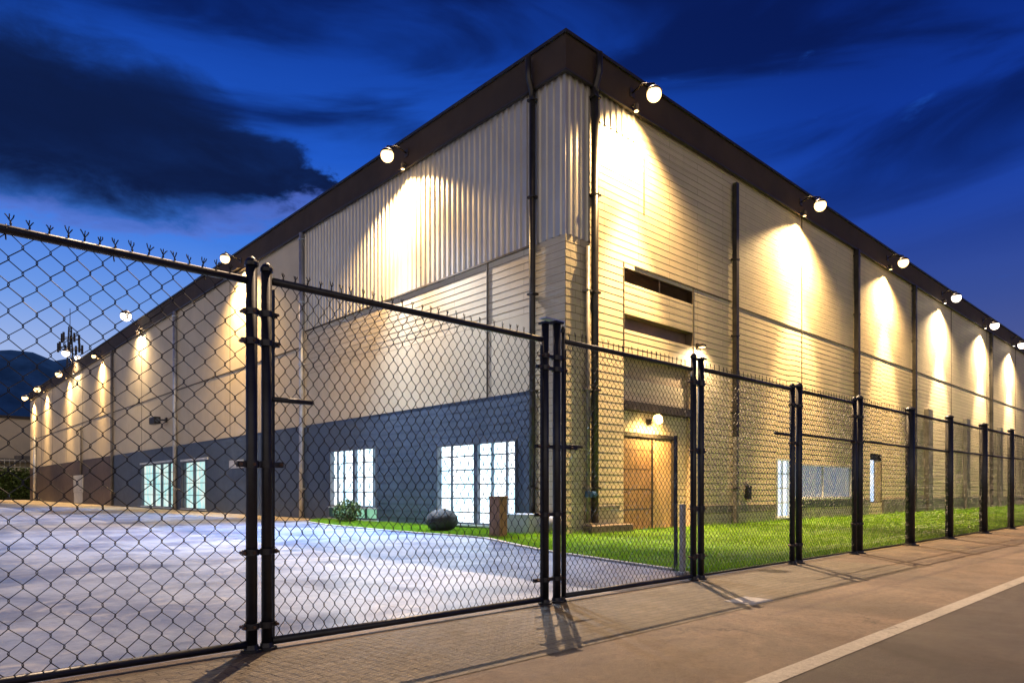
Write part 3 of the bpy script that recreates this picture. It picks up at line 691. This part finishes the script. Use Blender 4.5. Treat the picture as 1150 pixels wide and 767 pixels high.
def barb_mesh(x0, x1, z, step, hgt, r):
    m = MB(); n = int((x1 - x0) / step); m.tube([(x0, FY, z), (x1, FY, z)], r * 1.2, 4)
    for i in range(n):
        x = x0 + (i + 0.5) * step + random.uniform(-.01, .01); a = hgt * random.uniform(0.85, 1.15); ln = random.uniform(-.012, .012)
        # twisted stem of two wires, then splayed ends
        for sgn in (-1, 1):
            pts = [(x + sgn * r, FY, z), (x - sgn * r + ln * .4, FY + sgn * r, z + a * .25), (x + sgn * r + ln * .7, FY, z + a * .5),
                   (x + sgn * a * .22 + ln, FY + sgn * a * .10, z + a * .78), (x + sgn * a * (.30 + random.uniform(-.1, .1)) + ln, FY + sgn * a * .16, z + a * random.uniform(.85, 1.05))]
            m.tube(pts, r, 4)
        m.tube([(x - r + ln, FY, z + a * .5), (x + ln * 1.5, FY + random.uniform(-.01, .01), z + a)], r * .9, 4)
    return m
def rail(x0, x1, z, r, z1=None, y=FY): return MB().tube([(x0, y, z), (x1, y, z if z1 is None else z1)], r, 10)
def panel(name, label, cat, x0, x1, h, v, r, ztop, bot=True, barbs=None, mids=(), stub=None, rr=0.028, group=None, zt1=None):
    e = empty(name, label, cat, ((x0 + x1) / 2, FY, 0), 0, group)
    P_ = []
    P_.append(rail(x0, x1, ztop, rr).build('top_rail', M_post, e, True))
    if bot: P_.append(rail(x0, x1, 0.055, rr * 1.05).build('bottom_rail', M_post, e, True))
    else: P_.append(rail(x0, x1, 0.05, 0.012).build('tension_wire', M_wire, e, True))
    P_.append(mesh_wires(x0 + 0.01, x1 - 0.01, 0.06, ztop - 0.01, h, v, r).build('mesh', M_wire, e))
    if barbs: P_.append(barb_mesh(x0 + 0.04, x1 - 0.04, ztop + rr * .8, *barbs).build('wire_tips', M_wire, e))
    for (a, b, z) in mids: P_.append(rail(a, b, z, rr * 0.8).build('middle_rail', M_post, e, True))
    if stub: P_.append(rail(*stub).build('stub_rail', M_post, e, True))
    t = MB()   # tie wires round the top rail
    x = x0 + 0.25
    while x < x1 - 0.1:
        t.tube([(x, FY - rr - .004, ztop), (x, FY, ztop + rr + .004), (x, FY + rr + .004, ztop), (x, FY, ztop - rr - .03)], 0.004, 4); x += 0.55
    P_.append(t.build('ties', M_wire, e))
    for p in P_: p.location = (-(x0 + x1) / 2, -FY, 0)
    return e
ZT = 2.68
panel('gate_leaf', 'wide chain link gate leaf filling the left of the photo, sky behind its upper half', 'gate', -14.3, -11.02, 0.068, 0.150, 0.0031, ZT - .03, barbs=(0.088, 0.068, 0.0034), rr=0.027)
panel('gate_leaf', 'middle chain link gate leaf between the tall double posts and the triple posts', 'gate', -10.83, -8.03, 0.045, 0.140, 0.0029, ZT, barbs=(0.095, 0.062, 0.0032), stub=(-10.83, -10.52, 1.82, 0.02))
panel('gate_leaf', 'narrower chain link gate leaf in front of the brown door', 'gate', -7.69, -5.30, 0.038, 0.095, 0.0026, ZT + .03, barbs=(0.09, 0.09, 0.003), stub=(-7.69, -7.42, 1.62, 0.016), rr=0.026)
SEC = [(-5.05, -2.5, 'fence section in front of the beige wall with the black box'), (-2.16, 0.05, 'fence section with the pale wall glow patch behind its lower half'),
       (0.33, 2.93, 'fence section in front of the narrow tall lit window'), (3.2, 5.75, 'fence section with the first dark pilaster behind it'),
       (5.93, 8.78, 'fence section with the second dark pilaster behind it'), (9.12, 12.0, 'fence section before the last post seen at the right edge'),
       (12.2, 15.1, 'fence section cut by the right edge of the photo')]
for i, (a, b, lab) in enumerate(SEC):
    mids = [(a, b, 2.03 + 0.02 * i)] if i > 0 else [(-3.03, -2.5, 2.02)]
    panel('chain_link_fence', 'black chain link ' + lab, 'fence', a, b, 0.044, 0.088, 0.0024 + .00025 * i, ZT + .06 + 0.025 * max(0, i - 1), bot=False, barbs=(0.11, 0.075, 0.003) if i < 3 else None, mids=mids, group='fence sections along the lawn')
def post(name, label, x, r, z, cap='round', y=FY, mat=M_post, group='fence posts'):
    e = empty(name, label, 'post', (x, y, 0), 0, group)
    MB().tube([(0, 0, 0), (0, 0, z)], r, 14).build('shaft', mat, e, True)
    c = MB()
    if cap == 'round': c.tube([(0, 0, z), (0, 0, z + .025), (0, 0, z + .05), (0, 0, z + .068)], [r * 1.2, r * 1.2, r * .8, r * .25], 12)
    elif cap == 'flat': c.box(-r * 1.3, -r * 1.3, z, r * 1.3, r * 1.3, z + .02)
    c.build('cap', mat, e)
    MB().tube([(0, 0, 0.0), (0, 0, 0.018)], r * 1.9, 12).tube([(0, 0, .018), (0, 0, .05)], [r * 1.35, r * 1.15], 12).build('foot', mat, e)
    return e
p1 = post('fence_post', 'left one of the tall double posts nearest the camera', -10.98, 0.040, 2.76)
p2 = post('fence_post', 'right one of the tall double posts nearest the camera, holding the middle gate leaf', -10.87, 0.038, 2.74)
p3 = post('fence_post', 'left post of the group of three in the middle of the fence', -7.98, 0.038, 2.84, 'flat')
p4 = post('fence_post', 'middle post of the group of three under the slanted cap', -7.81, 0.042, 2.87, 'flat')
p5 = post('fence_post', 'thin right post of the group of three in the middle of the fence', -7.715, 0.020, 2.80)
p6 = post('fence_post', 'left post of the pair standing right of the brown door', -5.25, 0.036, 2.86)
p7 = post('fence_post', 'right post of the pair standing right of the brown door', -5.08, 0.042, 2.86, 'flat')
p8 = post('fence_post', 'left post of the pair beside the lit blue window', -2.45, 0.042, 2.77)
p9 = post('fence_post', 'right post of the pair beside the lit blue window', -2.22, 0.050, 2.80)
p10 = post('fence_post', 'slimmer post left of the thick one at the wall glow patch end', 0.03, 0.045, 2.79)
p11 = post('fence_post', 'thick post right of the slim one at the wall glow patch end', 0.27, 0.06, 2.84)
for x, r_, z, lab in ((3.05, 0.09, 2.86, 'first single thick post of the right hand fence run'), (5.84, 0.085, 2.90, 'second single thick post of the right hand fence run'),
                  (8.95, 0.10, 2.92, 'third single thick post of the right hand fence run'), (12.1, 0.085, 2.96, 'last post of the fence before the right edge of the photo')):
    post('fence_post', lab, x, r_, z)
# bands and straps between paired posts, parts of the post they are clamped on
def strap(pe, xa, xb, z, ra, rb, ext0=0.0, ext1=0.0, hh=0.022):
    m = MB(); X = pe.location.x
    m.tube([(xa - X, 0, z - hh), (xa - X, 0, z + hh)], ra * 1.28, 12); m.tube([(xb - X, 0, z - hh), (xb - X, 0, z + hh)], rb * 1.28, 12)
    m.box(xa - X - ra * 1.1 - ext0, -0.016, z - hh * .8, xb - X + rb * 1.1 + ext1, 0.016, z + hh * .8)
    s_ = m.build('strap', M_post, pe)
    b = MB()
    for bx in (xa - X - ra - ext0 * .6 - .012, xb - X + rb + ext1 * .6 + .012): b.tube([(bx, -0.04, z), (bx, 0.04, z)], 0.011, 8)
    b.tube([(xa - X, -ra * 1.5, z), (xa - X, -ra * 1.1, z)], .012, 6)
    b.build('bolt', M_rust, s_)
for z, e0, e1 in ((2.43, .02, .03), (2.22, .03, .05), (1.34, .06, .08), (0.71, .02, .03), (0.18, .02, .03)): strap(p1, -10.98, -10.87, z, 0.04, 0.038, e0, e1, 0.022 if z != 1.34 else .026)
for z, e0, e1 in ((2.52, 0, .06), (2.40, .08, .1), (1.60, .10, .26), (0.91, .10, .06), (0.25, .12, .04)): strap(p3, -7.98, -7.81, z, 0.038, 0.042, e0, e1)
for z in (2.55, 1.67, 0.92, 0.3): strap(p6, -5.25, -5.08, z, 0.036, 0.042, .02, .02, .035)
for z in (2.5, 1.9, 0.3): strap(p8, -2.45, -2.22, z, 0.042, 0.05)
for z in (2.5, 2.03, 0.55): strap(p10, 0.03, 0.27, z, 0.045, 0.06)
MB().box(-0.21, -0.045, 2.892, 0.08, 0.045, 2.905).build('cap_plate', M_pipe_l, p4).rotation_euler = (0, R(0), 0)
# tension bar on the gate posts
for pe, x in ((p2, 0.05), (p3, -0.055), (p6, -0.055), (p5, 0.03)):
    MB().box(x - .006, -.012, .08, x + .006, .012, 2.62).build('tension_bar', M_wire, pe)
# slim posts just behind the third gate leaf
o = MB().box(-.02, -.02, 0, .02, .02, 1.95).box(-.045, -.045, 0, .045, .045, .03).build('slim_post', M_post, bevel=.004); o.location = (-4.50, -6.33, 0); tag(o, 'slim dark square post behind the narrow gate leaf, in line with the door edge', 'post')
o = MB().box(-.035, -.03, 0, .035, .03, .97).box(-.08, -.07, 0, .08, .07, .05).build('marker_post', M_concrete, bevel=.01); o.location = (-4.92, -6.72, 0); tag(o, 'pale concrete marker post at the lawn corner just behind the fence', 'bollard')

# ------------------------------------------------------------------ things in the yard
o = MB().sphere((0, 0, 0.32), 0.46, 18, 12, (1, .9, .72), jit=.035).build('boulder', M_rock, None, True); o.location = (-1.45, 3.35, 0); tag(o, 'dark rounded boulder on the grass left of the large lit window', 'boulder')
e = empty('timber_bollard', 'square brown timber bollard in front of the large lit window', 'bollard', (-1.95, 0.42, 0), R(12))
MB().box(-.16, -.16, 0, .16, .16, .98).build('shaft', M_brownpost, e, bevel=.012)
MB().box(-.175, -.175, .981, .175, .175, 1.02).build('cap', M_brownpost, e, bevel=.008)
e = empty('utility_box', 'low pale grey utility box with a flat lid at the foot of the building corner', 'cabinet', (-0.62, 0.85, 0))
MB().box(-.3, -.45, 0, .3, .45, .50).build('body', M_cabinet, e, bevel=.012)
MB().box(-.34, -.49, .50, .34, .49, .55).build('lid', M_cabinet, e, bevel=.01)
e = empty('small_vent', 'small rounded grey vent cover on the ground beside the corner block pier', 'vent', (-0.45, -0.1, 0))
MB().sphere((0, 0, .25), .3, 14, 8, (1, 1, 1.1)).build('dome', M_pipe_g, e, True); MB().tube([(0, 0, 0), (0, 0, .25)], .26, 14).build('base', M_pipe_g, e)
# shrub
def leaf_cloud(mb, c, rx, ry, rz, n, s):
    for _ in range(n):
        while True:
            p = [random.uniform(-1, 1) for _ in range(3)]
            q = p[0] ** 2 + p[1] ** 2 + p[2] ** 2
            if 0.15 < q < 1: break
        x, y, z = c[0] + p[0] * rx, c[1] + p[1] * ry, max(.03, c[2] + p[2] * rz)
        a = Vector((random.gauss(0, 1), random.gauss(0, 1), random.gauss(0, 1))).normalized() * s * random.uniform(.6, 1.3)
        b = a.cross(Vector((random.gauss(0, 1), random.gauss(0, 1), random.gauss(0, 1)))).normalized() * s * .45
        P0 = Vector((x, y, z)); mb.quad(tuple(P0 - a), tuple(P0 - b), tuple(P0 + a), tuple(P0 + b))
e = empty('shrub', 'small dark green shrub below the left one of the two bright windows', 'shrub', (-0.75, 9.9, 0))
m = MB(); leaf_cloud(m, (0, 0, .42), .5, .55, .42, 1500, .05); m.build('foliage', M_hedge, e)
m = MB()
for k in range(6): a = k * 1.05; m.tube([(0, 0, 0), (math.cos(a) * .12, math.sin(a) * .12, .25), (math.cos(a) * .3, math.sin(a) * .3, .55)], [.02, .014, .006], 5)
m.build('stem', M_brownpost, e)
# far left: neighbouring building, hedge, railing
e = empty('neighbouring_building', 'low flat beige building beyond the far left end of the warehouse', 'building', (-34, 102, 0))
MB().box(-30, 0, 0, 42.0, 14, 11.0).build('wall', M_farwall, e)
MB().box(-30.3, -.3, 11.0, 42.3, 14.3, 11.35).build('roof', M_trim, e)
m = MB(); m.box(16, -1.6, 5.0, 41, -.02, 5.5)
for x in (18, 22, 26, 30, 34): m.box(x, -1.3, 5.5, x + 1.6, -.02, 5.9)
m.build('canopy', M_pipe_g, e)
for x in (2, 9): MB().box(x, -.05, 6, x + 3, -.01, 8).build('window', M_frame, e)
e = empty('hedge', 'tall clipped green hedge at the far left end of the yard', 'hedge', (-20, 96.0, 0))
m = MB(); leaf_cloud(m, (6.5, 0, 2.1), 13, .9, 2.2, 9000, .28); 
for _ in range(13000):
    x = random.uniform(-14, 24); z = random.uniform(.2, 4.1); y = random.uniform(-1.0, .2)
    a = Vector((random.gauss(0, 1), random.gauss(0, 1), random.gauss(0, 1))).normalized() * .2; b = a.cross(Vector((random.gauss(0, 1), .3, random.gauss(0, 1)))).normalized() * .11
    P0 = Vector((x, y, z)); m.quad(tuple(P0 - a), tuple(P0 - b), tuple(P0 + a), tuple(P0 + b))
m.build('foliage', M_hedge, e); MB().box(-14, -.3, 0, 24, .6, 3.7).build('core', material('hedge_inner', (0.02, 0.035, 0.01), .9), e)
e = empty('railing', 'pale iron railing standing over the far hedge', 'railing', (-20, 97.6, 0))
m = MB(); x = -14
while x < 25: m.box(x, -.03, 0, x + .06, .03, 5.3); x += .55
m.build('bars', M_pipe_l, e); MB().box(-14, -.05, 5.1, 25, .05, 5.2).box(-14, -.05, 4.2, 25, .05, 4.3).build('rails', M_pipe_l, e)
# lattice mast with antennas
MASTX = 17.2
e = empty('lattice_mast', 'slender lattice antenna mast rising behind the far left roof line', 'mast', (MASTX, 165, 0))
mx, my = MASTX, 165.0
m = MB(); Hm, wb, wt = 37.5, 1.6, .25
def leg(k, z): w = wb + (wt - wb) * z / Hm; sx, sy = ((-1, -1), (1, -1), (1, 1), (-1, 1))[k]; return (sx * w, sy * w, z)
for k in range(4): m.tube([leg(k, 0), leg(k, Hm)], .09, 5)
m.build('legs', M_trim, e)
m = MB(); z = 0
while z < Hm - 1:
    dz = 2.2 - z * .025
    for k in range(4):
        m.tube([leg(k, z), leg((k + 1) % 4, min(Hm, z + dz))], .05, 4); m.tube([leg(k, z + dz if z + dz < Hm else Hm), leg((k + 1) % 4, min(Hm, z + dz))], .05, 4)
    z += dz
m.build('braces', M_trim, e)
m = MB()
for zz, rr_, nn in ((32.6, 2.1, 7), (34.8, 1.5, 5)):
    ring = [(math.cos(a * math.pi / 6) * rr_, math.sin(a * math.pi / 6) * rr_, zz) for a in range(13)]; m.tube(ring, .07, 5)
    for a in range(nn):
        t_ = a * 2 * math.pi / nn; cx_, cy_ = math.cos(t_) * (rr_ + .2), math.sin(t_) * (rr_ + .2); m.box(cx_ - .2, cy_ - .2, zz - .9, cx_ + .2, cy_ + .2, zz + 1.1); m.tube([(0, 0, zz), (cx_, cy_, zz)], .05, 4)
m.tube([(0, 0, 31), (0, 0, Hm + 4)], .07, 5)
m.build('antennas', M_trim, e)
MB().sphere((1.2, -1.2, 30.5), .55, 10, 6).build('lamp', M_glow_c, e, True)
# mountain
mb = MB(); xs = 90; rows = 8
base_dir = Vector((math.cos(R(AZ)), math.sin(R(AZ)), 0)); rgt = Vector((math.sin(R(AZ)), -math.cos(R(AZ)), 0))
def prof(a):   # ridge height at bearing a (degrees right of the view direction), metres at 1600 m
    h = 262 + 7 * math.sin(a * .9) + 5 * math.sin(a * 2.3 + 1)
    h += 24 * math.exp(-((a + 36.3) / 1.3) ** 2) + 120 * math.exp(-((a + 52) / 7) ** 2)
    if a > -31: h *= max(0.05, 1 - (a + 31) / 22)
    if a < -60: h *= max(0.05, 1 - (-60 - a) / 40)
    return h
vidx = []
for j_ in range(rows + 1):
    for i in range(xs + 1):
        a = -100 + 110 * i / xs; t_ = j_ / rows; dist = 1250 + 420 * t_
        hgt = prof(a) * (math.sin(t_ * math.pi / 2) ** 1.1) * (1 + .05 * math.sin(i * 2.1 + j_ * 1.7) * (1 - t_))
        p = Vector(CAM) + (base_dir * math.cos(R(a)) + rgt * math.sin(R(a))) * dist
        mb.v.append((p.x, p.y, hgt if j_ else -2))
for j_ in range(rows):
    for i in range(xs):
        a0 = j_ * (xs + 1) + i; mb.f.append((a0, a0 + 1, a0 + xs + 2, a0 + xs + 1))
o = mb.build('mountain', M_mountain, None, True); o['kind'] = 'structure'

# small pale cover set in the pavement
o = MB().box(-.22, -.16, 0.0, .22, .16, .010).build('access_cover', M_concrete, bevel=.003); o.location = (-6.3, -8.42, 0.001); tag(o, 'flat pale rectangular access cover set in the pavement near the post shadow', 'access cover')
